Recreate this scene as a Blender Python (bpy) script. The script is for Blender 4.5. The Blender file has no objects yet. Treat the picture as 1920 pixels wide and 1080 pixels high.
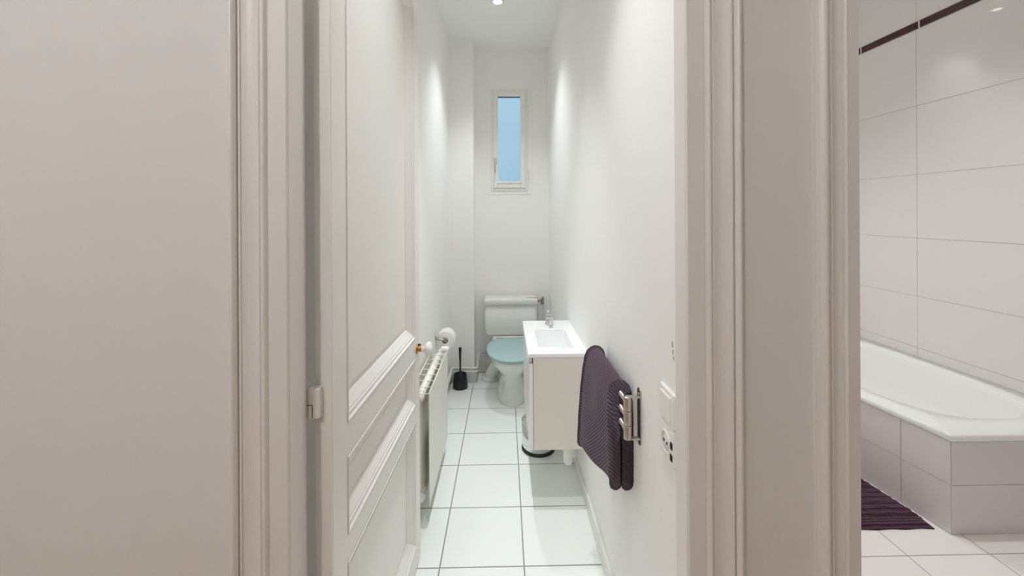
import bpy, bmesh, math, random
from mathutils import Vector, Matrix

random.seed(7)
S = bpy.context.scene
COL = S.collection
PI = math.pi


def lin(c):
    def f(v):
        v /= 255.0
        return v / 12.92 if v <= 0.04045 else ((v + 0.055) / 1.055) ** 2.4
    return (f(c[0]), f(c[1]), f(c[2]), 1.0)


# ------------------------------------------------------------------ camera
FPX = 770.0                      # focal length in pixels of a 1920 wide frame
cam_data = bpy.data.cameras.new('camera')
cam_data.sensor_width = 36.0
cam_data.lens = 36.0 * FPX / 1920.0
cam_data.shift_y = -140.0 / 1920.0
cam_data.clip_start = 0.02
cam = bpy.data.objects.new('camera', cam_data)
COL.objects.link(cam)
YAW = 0.018
base = Matrix.Rotation(-YAW, 4, 'Z') @ Matrix.Rotation(PI / 2, 4, 'X') @ Matrix.Rotation(math.radians(-0.3), 4, 'Z')
cam.matrix_world = Matrix.Translation((0, 0, 1.40)) @ base
S.camera = cam

# ------------------------------------------------------------------ world, exposure
w = bpy.data.worlds.new('sky')
S.world = w
w.use_nodes = True
wn, wl = w.node_tree.nodes, w.node_tree.links
bg = wn['Background']
tc = wn.new('ShaderNodeTexCoord')
sx = wn.new('ShaderNodeSeparateXYZ')
mr = wn.new('ShaderNodeMapRange')
mr.inputs['From Min'].default_value = 0.0
mr.inputs['From Max'].default_value = 0.4
cr = wn.new('ShaderNodeValToRGB')
cr.color_ramp.elements[0].color = lin((158, 200, 224))
cr.color_ramp.elements[1].color = lin((186, 218, 234))
wl.new(tc.outputs['Generated'], sx.inputs[0])
wl.new(sx.outputs['Z'], mr.inputs['Value'])
wl.new(mr.outputs[0], cr.inputs[0])
wl.new(cr.outputs[0], bg.inputs['Color'])
bg.inputs['Strength'].default_value = 1.0

S.view_settings.view_transform = 'Standard'
S.view_settings.look = 'None'
S.view_settings.gamma = 1.0
S.view_settings.use_curve_mapping = False
S.view_settings.exposure = 0.0
S.cycles.diffuse_bounces = 12
S.cycles.max_bounces = 16

# lamp strengths (watts); the lamps themselves are built with their fittings below
W_WC = 73.0
W_HALL = 26.0
W_BATH = 78.0
C_WC = (0.935, 0.975, 1.0)
C_HALL = (0.925, 0.985, 1.05)
C_BATH = (0.95, 0.965, 1.0)

# ------------------------------------------------------------------ materials
MATS = {}


def mat(name, rgb, rough=0.5, metal=0.0, bump=0.0, bscale=60.0, spec=0.5, coat=0.0, var=0.0, emit=None, estr=0.0):
    m = bpy.data.materials.new(name)
    m.use_nodes = True
    n, l = m.node_tree.nodes, m.node_tree.links
    b = n['Principled BSDF']
    b.inputs['Base Color'].default_value = lin(rgb)
    b.inputs['Roughness'].default_value = rough
    b.inputs['Metallic'].default_value = metal
    b.inputs['Specular IOR Level'].default_value = spec
    b.inputs['Coat Weight'].default_value = coat
    if bump or var:
        t = n.new('ShaderNodeTexCoord')
        no = n.new('ShaderNodeTexNoise')
        no.inputs['Scale'].default_value = bscale
        no.inputs['Detail'].default_value = 4.0
        l.new(t.outputs['Object'], no.inputs['Vector'])
        if bump:
            bp = n.new('ShaderNodeBump')
            bp.inputs['Strength'].default_value = bump
            bp.inputs['Distance'].default_value = 0.004
            l.new(no.outputs['Fac'], bp.inputs['Height'])
            l.new(bp.outputs[0], b.inputs['Normal'])
        if var:
            n2 = n.new('ShaderNodeTexNoise')
            n2.inputs['Scale'].default_value = 3.0
            l.new(t.outputs['Object'], n2.inputs['Vector'])
            rp = n.new('ShaderNodeValToRGB')
            c = lin(rgb)
            rp.color_ramp.elements[0].position = 0.3
            rp.color_ramp.elements[1].position = 0.7
            rp.color_ramp.elements[0].color = (c[0] * (1 - var), c[1] * (1 - var), c[2] * (1 - var), 1)
            rp.color_ramp.elements[1].color = c
            l.new(n2.outputs['Fac'], rp.inputs[0])
            l.new(rp.outputs[0], b.inputs['Base Color'])
    if emit:
        b.inputs['Emission Color'].default_value = lin(emit)
        b.inputs['Emission Strength'].default_value = estr
    MATS[name] = m
    return m


def tile_mat(name, rgb, grout, size, org, rough=0.12, mortar=0.004):
    m = bpy.data.materials.new(name)
    m.use_nodes = True
    n, l = m.node_tree.nodes, m.node_tree.links
    b = n['Principled BSDF']
    t = n.new('ShaderNodeTexCoord')
    mp = n.new('ShaderNodeMapping')
    mp.inputs['Location'].default_value = (-org[0], -org[1], 0)
    br = n.new('ShaderNodeTexBrick')
    br.offset = 0.0
    br.squash = 1.0
    br.inputs['Scale'].default_value = 1.0
    br.inputs['Mortar Size'].default_value = mortar / 2
    br.inputs['Mortar Smooth'].default_value = 0.1
    br.inputs['Bias'].default_value = 0.0
    br.inputs['Brick Width'].default_value = size[0]
    br.inputs['Row Height'].default_value = size[1]
    c = lin(rgb)
    br.inputs['Color1'].default_value = c
    br.inputs['Color2'].default_value = (c[0] * .975, c[1] * .98, c[2] * .975, 1)
    br.inputs['Mortar'].default_value = lin(grout)
    l.new(t.outputs['Object'], mp.inputs['Vector'])
    l.new(mp.outputs[0], br.inputs['Vector'])
    l.new(br.outputs['Color'], b.inputs['Base Color'])
    b.inputs['Roughness'].default_value = rough
    inv = n.new('ShaderNodeMath')
    inv.operation = 'SUBTRACT'
    inv.inputs[0].default_value = 1.0
    l.new(br.outputs['Fac'], inv.inputs[1])
    bp = n.new('ShaderNodeBump')
    bp.inputs['Strength'].default_value = 0.4
    bp.inputs['Distance'].default_value = 0.001
    l.new(inv.outputs[0], bp.inputs['Height'])
    l.new(bp.outputs[0], b.inputs['Normal'])
    MATS[name] = m
    return m


def ribbed_cloth(name, rgb, rgb2, scale, axis, bstr=0.7):
    m = bpy.data.materials.new(name)
    m.use_nodes = True
    n, l = m.node_tree.nodes, m.node_tree.links
    b = n['Principled BSDF']
    b.inputs['Roughness'].default_value = 0.95
    b.inputs['Sheen Weight'].default_value = 0.12
    b.inputs['Specular IOR Level'].default_value = 0.1
    t = n.new('ShaderNodeTexCoord')
    wv = n.new('ShaderNodeTexWave')
    wv.wave_type = 'BANDS'
    wv.bands_direction = axis
    wv.inputs['Scale'].default_value = scale
    wv.inputs['Distortion'].default_value = 1.2
    wv.inputs['Detail'].default_value = 2.0
    wv.inputs['Detail Scale'].default_value = 3.0
    no = n.new('ShaderNodeTexNoise')
    no.inputs['Scale'].default_value = 350.0
    mx = n.new('ShaderNodeMath')
    mx.operation = 'MULTIPLY_ADD'
    mx.inputs[1].default_value = 0.55
    l.new(no.outputs['Fac'], mx.inputs[0])
    l.new(wv.outputs['Fac'], mx.inputs[2])
    rp = n.new('ShaderNodeValToRGB')
    rp.color_ramp.elements[0].position = 0.25
    rp.color_ramp.elements[1].position = 1.0
    rp.color_ramp.elements[0].color = lin(rgb2)
    rp.color_ramp.elements[1].color = lin(rgb)
    bp = n.new('ShaderNodeBump')
    bp.inputs['Strength'].default_value = bstr
    bp.inputs['Distance'].default_value = 0.004
    l.new(t.outputs['Object'], wv.inputs['Vector'])
    l.new(t.outputs['Object'], no.inputs['Vector'])
    l.new(mx.outputs[0], rp.inputs[0])
    l.new(rp.outputs[0], b.inputs['Base Color'])
    l.new(mx.outputs[0], bp.inputs['Height'])
    l.new(bp.outputs[0], b.inputs['Normal'])
    MATS[name] = m
    return m


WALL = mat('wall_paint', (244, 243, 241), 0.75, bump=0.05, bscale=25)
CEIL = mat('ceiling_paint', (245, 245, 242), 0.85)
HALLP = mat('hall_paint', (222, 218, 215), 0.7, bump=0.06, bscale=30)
GLOSS = mat('gloss_white_paint', (226, 221, 217), 0.38, bump=0.12, bscale=45)
DOORP = mat('door_paint', (236, 233, 229), 0.35, bump=0.05, bscale=40)
FLOOR_T = tile_mat('floor_tile', (244, 249, 246), (158, 158, 151), (0.334, 0.331), (-0.264, 1.628 - 0.331 * 6), 0.22, 0.006)
BFLOOR_T = tile_mat('bath_floor_tile', (240, 236, 232), (176, 168, 160), (0.34, 0.34), (1.63, 1.64 - 0.34 * 6), 0.25, 0.005)
HFLOOR_T = mat('hall_floor_boards', (196, 170, 140), 0.4, var=0.1)
GROUT = mat('wall_grout', (196, 183, 172), 0.9)
WTILE = mat('wall_tile_glaze', (226, 222, 220), 0.045)
ATILE = mat('apron_tile_glaze', (214, 208, 207), 0.16)
STRIPE = mat('dark_border_tile', (58, 26, 28), 0.15)
SKIRT = mat('skirting_tile', (230, 229, 225), 0.3)
PORC = mat('white_porcelain', (232, 232, 228), 0.10, coat=0.4)
PORC2 = mat('basin_ceramic', (240, 242, 242), 0.12, coat=0.3)
SEAT = mat('teal_plastic', (172, 203, 205), 0.22)
CARC = mat('vanity_laminate', (222, 214, 206), 0.45)
VDOOR = mat('vanity_front', (234, 232, 230), 0.25)
CHROME = mat('chrome', (225, 226, 228), 0.08, metal=1.0)
STEEL = mat('brushed_steel', (196, 188, 180), 0.28, metal=1.0)
SATIN = mat('satin_nickel', (170, 160, 148), 0.30, metal=1.0)
BRASS = mat('old_brass', (190, 130, 60), 0.30, metal=1.0)
COPPER = mat('copper_pipe', (176, 128, 108), 0.4, metal=0.6)
BLACK = mat('black_plastic', (22, 24, 28), 0.35)
PAPER = mat('toilet_paper', (244, 242, 238), 0.95, bump=0.15, bscale=200)
KRAFT = mat('card_core', (150, 132, 112), 0.9)
RADW = mat('radiator_enamel', (238, 236, 228), 0.35)
PIPEW = mat('pipe_paint', (232, 234, 230), 0.4)
PLAST = mat('white_plastic', (240, 238, 234), 0.30)
DARK = mat('dark_hole', (36, 30, 32), 0.8)
PVC = mat('window_plastic', (238, 235, 230), 0.35)
GASKET = mat('dark_gasket', (70, 74, 80), 0.6)
PLASTER = mat('bare_plaster', (190, 178, 160), 0.9, bump=0.4, bscale=300)
TUBW = mat('tub_acrylic', (236, 238, 234), 0.14, coat=0.3)
CRACK = mat('cracked_paint_line', (96, 74, 62), 0.9)
TOWEL = ribbed_cloth('aubergine_towel', (92, 72, 86), (52, 38, 48), 52, 'DIAGONAL', 0.25)
MATC = ribbed_cloth('aubergine_mat', (84, 56, 72), (44, 26, 37), 20, 'Y', 0.8)
BULB = mat('lamp_glow', (255, 255, 255), 0.4, emit=(255, 250, 240), estr=14.0)

GLASS = bpy.data.materials.new('window_glass')
GLASS.use_nodes = True
_n, _l = GLASS.node_tree.nodes, GLASS.node_tree.links
_n.remove(_n['Principled BSDF'])
_o = _n['Material Output']
_t = _n.new('ShaderNodeBsdfTransparent')
_t.inputs['Color'].default_value = (0.96, 0.98, 1.0, 1)
_g = _n.new('ShaderNodeBsdfGlossy')
_g.inputs['Roughness'].default_value = 0.15
_m = _n.new('ShaderNodeMixShader')
_m.inputs[0].default_value = 0.04
_l.new(_t.outputs[0], _m.inputs[1])
_l.new(_g.outputs[0], _m.inputs[2])
_l.new(_m.outputs[0], _o.inputs['Surface'])


# ------------------------------------------------------------------ mesh helpers
def merge(bm, tmp, mi=0, smooth=False):
    for f in tmp.faces:
        f.material_index = mi
        f.smooth = smooth
    me = bpy.data.meshes.new('tmp')
    tmp.to_mesh(me)
    tmp.free()
    bm.from_mesh(me)
    bpy.data.meshes.remove(me)


def box(bm, x0, x1, y0, y1, z0, z1, bev=0.0, seg=2, mi=0, smooth=False, rot=None):
    t = bmesh.new()
    bmesh.ops.create_cube(t, size=1.0)
    for v in t.verts:
        v.co = Vector(((v.co.x + .5) * (x1 - x0) + x0, (v.co.y + .5) * (y1 - y0) + y0, (v.co.z + .5) * (z1 - z0) + z0))
    if bev > 0:
        bmesh.ops.bevel(t, geom=t.edges[:], offset=bev, segments=seg, profile=0.5, affect='EDGES')
    if rot:
        bmesh.ops.transform(t, matrix=rot, verts=t.verts)
    merge(bm, t, mi, smooth)


def loft(bm, rings, cap0=True, cap1=True, mi=0, smooth=True, closed=True):
    t = bmesh.new()
    vr = [[t.verts.new(Vector(p)) for p in r] for r in rings]
    n = len(rings[0])
    for a, b in zip(vr, vr[1:]):
        rng = range(n) if closed else range(n - 1)
        for i in rng:
            j = (i + 1) % n
            try:
                t.faces.new((a[i], a[j], b[j], b[i]))
            except ValueError:
                pass
    if cap0:
        t.faces.new(vr[0][::-1])
    if cap1:
        t.faces.new(vr[-1])
    bmesh.ops.recalc_face_normals(t, faces=t.faces[:])
    merge(bm, t, mi, smooth)


def lathe(bm, prof, origin, axis=(0, 0, 1), n=32, mi=0, smooth=True):
    """prof: list of (radius, height) revolved about axis through origin."""
    ax = Vector(axis).normalized()
    q = Vector((0, 0, 1)).rotation_difference(ax)
    rings = []
    for r, h in prof:
        rings.append([Vector(origin) + q @ Vector((max(r, 1e-5) * math.cos(2 * PI * i / n), max(r, 1e-5) * math.sin(2 * PI * i / n), h)) for i in range(n)])
    loft(bm, rings, True, True, mi, smooth)


def tube(bm, pts, r, n=14, mi=0, bend=0.0, caps=True, smooth=True):
    P = [Vector(p) for p in pts]
    if bend > 0 and len(P) > 2:
        Q = [P[0]]
        for a, b, c in zip(P, P[1:], P[2:]):
            d1 = min(bend, (a - b).length * .45)
            d2 = min(bend, (c - b).length * .45)
            s, e = b + (a - b).normalized() * d1, b + (c - b).normalized() * d2
            for k in range(7):
                u = k / 6
                Q.append(s * (1 - u) ** 2 + b * 2 * u * (1 - u) + e * u * u)
        Q.append(P[-1])
        P = Q
    rings = []
    t0 = (P[1] - P[0]).normalized()
    up = Vector((0, 0, 1)) if abs(t0.z) < .9 else Vector((1, 0, 0))
    nx = t0.cross(up).normalized()
    for i, p in enumerate(P):
        if i == 0:
            t = (P[1] - P[0]).normalized()
        elif i == len(P) - 1:
            t = (P[-1] - P[-2]).normalized()
        else:
            t = ((P[i + 1] - p).normalized() + (p - P[i - 1]).normalized()).normalized()
        nx = (nx - t * nx.dot(t)).normalized()
        ny = t.cross(nx)
        rr = r[i] if isinstance(r, (list, tuple)) else r
        rings.append([p + (nx * math.cos(2 * PI * k / n) + ny * math.sin(2 * PI * k / n)) * rr for k in range(n)])
    loft(bm, rings, caps, caps, mi, smooth)


def prism(bm, poly, axis, a, b, mi=0, smooth=False):
    """poly of 2-D points extruded along an axis ('x','y','z') from a to b."""
    def P(p, h):
        return {'x': (h, p[0], p[1]), 'y': (p[0], h, p[1]), 'z': (p[0], p[1], h)}[axis]
    t = bmesh.new()
    v0 = [t.verts.new(P(p, a)) for p in poly]
    v1 = [t.verts.new(P(p, b)) for p in poly]
    n = len(poly)
    for i in range(n):
        j = (i + 1) % n
        t.faces.new((v0[i], v0[j], v1[j], v1[i]))
    t.faces.new(v0[::-1])
    t.faces.new(v1)
    bmesh.ops.recalc_face_normals(t, faces=t.faces[:])
    merge(bm, t, mi, smooth)


def wloc(o):
    v = Vector((0, 0, 0))
    while o:
        v += o.location
        o = o.parent
    return v


def obj(name, bm, mats, parent=None, loc=None):
    """Link bm (built in world coordinates) as one mesh object; its origin goes to loc (or its parent's)."""
    me = bpy.data.meshes.new(name)
    o = bpy.data.objects.new(name, me)
    if parent:
        o.parent = parent
        off = wloc(parent)
        if loc is not None:
            o.location = Vector(loc) - off
            off = Vector(loc)
    else:
        off = Vector(loc) if loc is not None else Vector((0, 0, 0))
        o.location = off
    bmesh.ops.translate(bm, verts=bm.verts, vec=-off)
    bm.to_mesh(me)
    bm.free()
    for m in (mats if isinstance(mats, (list, tuple)) else [mats]):
        me.materials.append(m)
    COL.objects.link(o)
    return o


def tag(o, label, cat, group=None, kind=None):
    o['label'] = label
    o['category'] = cat
    if group:
        o['group'] = group
    if kind:
        o['kind'] = kind
    return o


def thing(name, label, cat, loc, group=None, kind=None):
    o = bpy.data.objects.new(name, None)
    o.empty_display_size = 0.05
    o.location = loc
    COL.objects.link(o)
    return tag(o, label, cat, group, kind)


def struct(name, bm, mats, label, cat):
    return tag(obj(name, bm, mats), label, cat, None, 'structure')


def B():
    return bmesh.new()


def copy_tree(o, parent=None):
    c = o.copy()
    COL.objects.link(c)
    c.parent = parent
    for ch in list(o.children):
        copy_tree(ch, c)
    return c


# ------------------------------------------------------------------ dimensions (metres; x right, y into the room, z up)
XL, XR = -0.46, 0.39           # toilet-room side walls
YF, YD = 0.80, 0.86            # hall face and inner face of the doorway wall
YP, YB = 3.41, 3.63            # pillar front, back wall
ZC = 2.86
ZCB = 3.12                     # bathroom ceiling
OX0, OX1 = -0.413, 0.352       # toilet door opening
BX0, BX1 = 0.696, 1.46         # bathroom door opening
BXR, BYB = 2.74, 3.70          # bathroom right wall, back wall
HX0, HX1, HY0 = -2.1, 2.9, -1.35

# ------------------------------------------------------------------ floors, ceilings
bm = B(); box(bm, -.76, XR + .1, YF, YB + .15, -.1, 0)
struct('floor', bm, FLOOR_T, 'white square floor tiles with grey grout in the toilet room', 'floor')
bm = B(); box(bm, XR + .1, BXR + .1, YF, BYB + .1, -.1, 0)
struct('floor', bm, BFLOOR_T, 'pale tiled bathroom floor seen through the right opening', 'floor')
bm = B(); box(bm, HX0 - .1, HX1 + .1, HY0 - .1, YF, -.1, 0)
struct('floor', bm, HFLOOR_T, 'hall floor in front of both doorways', 'floor')
bm = B(); box(bm, -.76, XR + .1, YD, YB + .15, ZC, ZC + .1)
struct('ceiling', bm, CEIL, 'plain white ceiling over the narrow toilet room', 'ceiling')
bm = B(); box(bm, XR + .1, BXR + .1, YF, BYB + .1, ZCB, ZCB + .1); box(bm, XR + .1, BXR + .1, YF, YD, ZC, ZCB)
struct('ceiling', bm, CEIL, 'white ceiling over the bathroom', 'ceiling')
bm = B(); box(bm, HX0 - .1, HX1 + .1, HY0 - .1, YF, ZC, ZC + .1)
struct('ceiling', bm, CEIL, 'white ceiling over the hall', 'ceiling')

# ------------------------------------------------------------------ walls
bm = B(); box(bm, -.76, -.66, YD, 1.835, 0, ZC); box(bm, -.76, XL, 1.83, YB + .15, 0, ZC)  # unseen recess behind the open door, added so light reaches the hinge gap
struct('wall_left', bm, WALL, 'long white left wall of the toilet room behind the radiator', 'wall')
bm = B(); box(bm, XR, XR + .1, YD, YB + .15, 0, ZC)
wr = struct('wall_right', bm, WALL, 'long white right wall of the toilet room carrying the towel rail', 'wall')
bm = B()
for (y, z, a, b_) in ((0.951, 1.092, .006, .009), (0.948, 1.075, .004, .008), (0.944, 1.062, .003, .006)):
    rg = [(XR - .0006, y + a * math.cos(k * PI / 5) * random.uniform(.6, 1.1), z + b_ * math.sin(k * PI / 5) * random.uniform(.6, 1.1)) for k in range(10)]
    loft(bm, [[(XR + .001, p[1], p[2]) for p in rg], rg], True, True, 0, False)
obj('paint_chip', bm, PLASTER, wr)
bm = B(); box(bm, XL, -.257, YP, YB, 0, ZC)
struct('wall_pillar', bm, WALL, 'boxed-in white pillar in the left back corner', 'wall')
# back wall with a window hole
WX0, WX1, WZ0, WZ1 = -.112, .203, 1.612, 2.487
bm = B()
box(bm, XL - .1, WX0, YB, YB + .15, 0, ZC)
box(bm, WX1, XR + .1, YB, YB + .15, 0, ZC)
box(bm, WX0, WX1, YB, YB + .15, 0, WZ0)
box(bm, WX0, WX1, YB, YB + .15, WZ1, ZC)
struct('wall_back', bm, WALL, 'white end wall behind the toilet with the small window', 'wall')
# doorway wall
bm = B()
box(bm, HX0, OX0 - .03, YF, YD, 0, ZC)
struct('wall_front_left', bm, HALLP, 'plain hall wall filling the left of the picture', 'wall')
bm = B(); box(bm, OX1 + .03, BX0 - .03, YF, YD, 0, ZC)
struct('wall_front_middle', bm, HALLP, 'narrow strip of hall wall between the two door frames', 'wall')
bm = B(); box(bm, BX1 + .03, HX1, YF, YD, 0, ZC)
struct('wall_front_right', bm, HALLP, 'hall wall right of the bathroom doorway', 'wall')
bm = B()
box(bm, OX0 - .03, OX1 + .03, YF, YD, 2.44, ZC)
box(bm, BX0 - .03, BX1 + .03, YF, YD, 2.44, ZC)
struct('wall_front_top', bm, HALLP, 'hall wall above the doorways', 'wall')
bm = B(); box(bm, HX0 - .1, HX0, HY0, YD, 0, ZC)
struct('wall_hall_left', bm, HALLP, 'left end wall of the hall', 'wall')
bm = B(); box(bm, HX1, HX1 + .1, HY0, YD, 0, ZC)
struct('wall_hall_right', bm, HALLP, 'right end wall of the hall', 'wall')
bm = B(); box(bm, HX0 - .1, HX1 + .1, HY0 - .1, HY0, 0, ZC)
struct('wall_hall_back', bm, HALLP, 'hall wall behind the viewpoint', 'wall')
# bathroom shell
bm = B(); box(bm, XR + .1, BX0 - .05, YD, BYB, 0, ZCB)
struct('wall_bath_left', bm, WALL, 'partition between toilet room and bathroom', 'wall')
bm = B(); box(bm, XR + .1, BXR + .1, BYB, BYB + .1, 0, ZCB)
struct('wall_bath_back', bm, WALL, 'far wall of the bathroom', 'wall')

# tiled bathroom wall: grout bed plus tiles of real thickness
ZL = [0.0, 0.16, 0.494, 0.835, 1.222, 1.644, 2.10, 2.605, 3.12]
YJ = [0.86, 1.42, 2.05, 2.68, 3.31, 3.70]
g = .0036
bm = B()
box(bm, BXR + .0012, BXR + .1, YD, BYB, 0, ZCB, mi=0)
for z0, z1 in zip(ZL, ZL[1:]):
    if abs(z0 - 2.605) < .001:
        z0 = 2.66
    for y0, y1 in zip(YJ, YJ[1:]):
        box(bm, BXR, BXR + .0085, y0 + g / 2, y1 - g / 2, z0 + g / 2, z1 - g / 2, mi=1)
struct('wall_bath_right', bm, [GROUT, WTILE], 'bathroom wall of large glossy white tiles above the bathtub', 'wall')
bm = B()
ys = [0.87, 1.42, 1.95, 2.66, 3.10, 3.62]
box(bm, BXR - .001, BXR + .0055, YD, BYB - .001, 2.611, 2.654, mi=1)
for y0, y1 in zip(ys, ys[1:]):
    box(bm, BXR - .005, BXR + .0055, y0 + .005, y1 - .005, 2.609, 2.656, bev=.004, seg=2, mi=0)
struct('trim_1', bm, [STRIPE, PLAST], 'dark maroon border tile strip running along the bathroom wall', 'tile border')


# ------------------------------------------------------------------ door frames: linings and moulded casings
def casing(u_pts, x_open, sgn, z0, z1, bm):
    """u_pts: (distance from the opening edge, projection from the wall face)."""
    poly = [(x_open + sgn * u_pts[0][0], YF + .002)] + [(x_open + sgn * u, YF - d) for u, d in u_pts] + [(x_open + sgn * u_pts[-1][0], YF + .002)]
    prism(bm, poly, 'z', z0, z1)


def arc(u0, d0, u1, d1, rise, n=7):
    out = []
    for k in range(n + 1):
        t = k / n
        out.append((u0 + (u1 - u0) * t, d0 + (d1 - d0) * t + rise * math.sin(PI * t)))
    return out


PW = ([(.0012, .002), (.0016, .009), (.0030, .0105)] + [(.034, .0105)] + arc(.0375, .0095, .050, .0125, .0055) + [(.0515, .0095)]
      + arc(.0535, .012, .083, .0155, -.003) + [(.0845, .0185), (.0875, .0185), (.0885, .011), (.0900, .011)]
      + arc(.0905, .020, .1035, .0225, .0055) + [(.105, .021), (.1085, .012), (.1095, 0)])
PB = ([(.0012, .002), (.0016, .009), (.0030, .0105)] + [(.023, .0105)] + arc(.0255, .0095, .034, .0125, .005) + [(.0355, .0095)]
      + arc(.037, .012, .061, .0155, -.003) + [(.0625, .0185), (.0645, .0185), (.0655, .011), (.067, .011)]
      + arc(.0675, .018, .085, .016, .005) + [(.088, .010), (.0895, 0)])


def head(u_pts, x0, x1, z_open, bm):
    poly = [(YF + .002, z_open + u_pts[0][0])] + [(YF - d, z_open + u) for u, d in u_pts] + [(YF + .002, z_open + u_pts[-1][0])]
    prism(bm, poly, 'x', x0, x1)


ZO = 2.41
bm = B(); casing(PW, OX0, -1, 0, ZO, bm)
struct('trim_2', bm, GLOSS, 'moulded white door casing left of the open panelled door', 'door casing')
bm = B(); casing(PW, OX1, 1, 0, ZO, bm)
struct('trim_3', bm, GLOSS, 'moulded door casing right of the toilet doorway', 'door casing')
bm = B(); head(PW, OX0 - .1095, OX1 + .1095, ZO, bm)
struct('trim_4', bm, GLOSS, 'moulded head casing above the toilet doorway', 'door casing')
bm = B(); casing(PB, BX0, -1, 0, ZO, bm)
struct('trim_5', bm, GLOSS, 'moulded door casing left of the bathroom opening', 'door casing')
bm = B(); casing(PB, BX1, 1, 0, ZO, bm)
struct('trim_6', bm, GLOSS, 'moulded door casing at the right side of the bathroom opening', 'door casing')
bm = B(); head(PB, BX0 - .0895, BX1 + .0895, ZO, bm)
struct('trim_7', bm, GLOSS, 'moulded head casing above the bathroom opening', 'door casing')
bm = B()
box(bm, OX0 - .03, OX0, YF - .006, YD, 0, ZO, bev=.0015)
struct('trim_8', bm, GLOSS, 'hinge-side door lining with a pale rounded edge', 'door lining')
bm = B()
box(bm, OX1, OX1 + .03, YF - .006, .845, 0, ZO, bev=.0015)
struct('trim_9', bm, GLOSS, 'latch-side door lining of the toilet doorway', 'door lining')
bm = B()
box(bm, BX0 - .03, BX0, YF - .006, YD, 0, ZO, bev=.0015)
struct('trim_10', bm, GLOSS, 'bathroom door lining at the left of the opening', 'door lining')
bm = B()
box(bm, BX1, BX1 + .03, YF - .006, YD, 0, ZO, bev=.0015)
struct('trim_11', bm, GLOSS, 'bathroom door lining at the far right of the opening', 'door lining')
bm = B()
box(bm, OX0 - .03, OX1 + .03, YF - .006, YD, ZO, ZO + .03)
box(bm, BX0 - .03, BX1 + .03, YF - .006, YD, ZO, ZO + .03)
struct('trim_12', bm, GLOSS, 'lining across the tops of the doorways', 'door lining')

# skirtings
bm = B(); box(bm, XR - .012, XR, YD + .0, 1.935, 0, .075, bev=.002); box(bm, XR - .012, XR, 1.937, YB, 0, .06, bev=.002)
struct('baseboard_right', bm, SKIRT, 'low pale skirting along the right wall of the toilet room', 'baseboard')
bm = B(); box(bm, XL, XL + .01, 1.83, YP, 0, .07, bev=.002)
struct('baseboard_left', bm, SKIRT, 'low pale skirting along the left wall behind the radiator', 'baseboard')
bm = B()
box(bm, XL + .01, -.247, YP - .01, YP, 0, .072, bev=.002)
box(bm, -.257, -.247, YP, YB - .01, 0, .072, bev=.002)
struct('baseboard_pillar', bm, SKIRT, 'tiled skirting round the foot of the pillar', 'baseboard')
bm = B(); box(bm, -.247, XR - .012, YB - .01, YB, 0, .085, bev=.002)
struct('baseboard_back', bm, SKIRT, 'tiled skirting behind the toilet', 'baseboard')

# ------------------------------------------------------------------ the open panelled door (leaf along +y, turned a little)
HY, DW, DT, DH = 0.885, 0.795, 0.037, 2.37
door = thing('door_1', 'white panelled old door standing open into the toilet room', 'door', (-.370, HY, .012), None, 'structure')
ANG = math.atan2(.020, .80)
DROT = Matrix.Translation((-.370, HY, 0)) @ Matrix.Rotation(-ANG, 4, 'Z')


def dpt(y, z, d=0.0):
    """point on the visible face: y along the leaf, d out of the face."""
    return DROT @ Vector((d, y, z))


panels = [(.078, .722, .915, 2.235, True), (.078, .722, .655, .835, False), (.078, .722, .105, .590, False)]
bm = B()
# stiles and rails as solid bars
ymax, zb, zt = DW, .012, DH


def dbox(bmx, y0, y1, z0, z1, d0, d1, bev=0.0, mi=0):
    box(bmx, d0, d1, y0, y1, z0, z1, bev=bev, mi=mi, rot=DROT)


dbox(bm, 0, .078, zb, zt, -DT, 0)
dbox(bm, .722, DW, zb, zt, -DT, 0)
dbox(bm, .078, .722, zb, .105, -DT, 0)
dbox(bm, .078, .722, .590, .655, -DT, 0)
dbox(bm, .078, .722, .835, .915, -DT, 0)
dbox(bm, .078, .722, 2.235, zt, -DT, 0)
# rebate strip on the hinge edge
dbox(bm, -.006, 0, zb, zt, -.022, -.0005)
obj('door_leaf', bm, DOORP, door)


def panel_mesh(y0, y1, z0, z1, arch):
    """moulding sloping into a sunk panel; the head of the tall panel has rounded corners."""
    prof = [(-.003, .0004, 0), (-.001, .0004, 1), (.0005, .0020, 1), (.0030, .0022, 1), (.0062, -.0030, 1), (.0150, -.0042, 1), (.0165, -.0075, 1), (.0185, -.0070, 1), (.0205, -.0075, 1), (.043, -.0235, 1), (.0435, -.0255, 1), (.060, -.0255, 1), (.0615, -.0225, 1)]
    bmx = B()
    rings = []
    n = 7
    for u, d, rounded in prof:
        a0, a1, c0, c1 = y0 + u, y1 - u, z0 + u, z1 - u
        r = max(.058 - u, .004) if (arch and rounded) else 0.0
        ring = [dpt(a0, c0, d), dpt(a1, c0, d)]
        for k in range(n + 1):
            q = PI / 2 * k / n
            ring.append(dpt(a1 - r + r * math.cos(q), c1 - r + r * math.sin(q), d))
        for k in range(n + 1):
            q = PI / 2 + PI / 2 * k / n
            ring.append(dpt(a0 + r + r * math.cos(q), c1 - r + r * math.sin(q), d))
        rings.append(ring)
    loft(bmx, rings, False, True, 0, False)
    # rear board
    dbox(bmx, y0 - .002, y1 + .002, z0 - .002, z1 + .002, -.0345, -.0275)
    return bmx


for (y0, y1, z0, z1, arch) in panels:
    obj('door_panel', panel_mesh(y0, y1, z0, z1, arch), DOORP, door)
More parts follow.
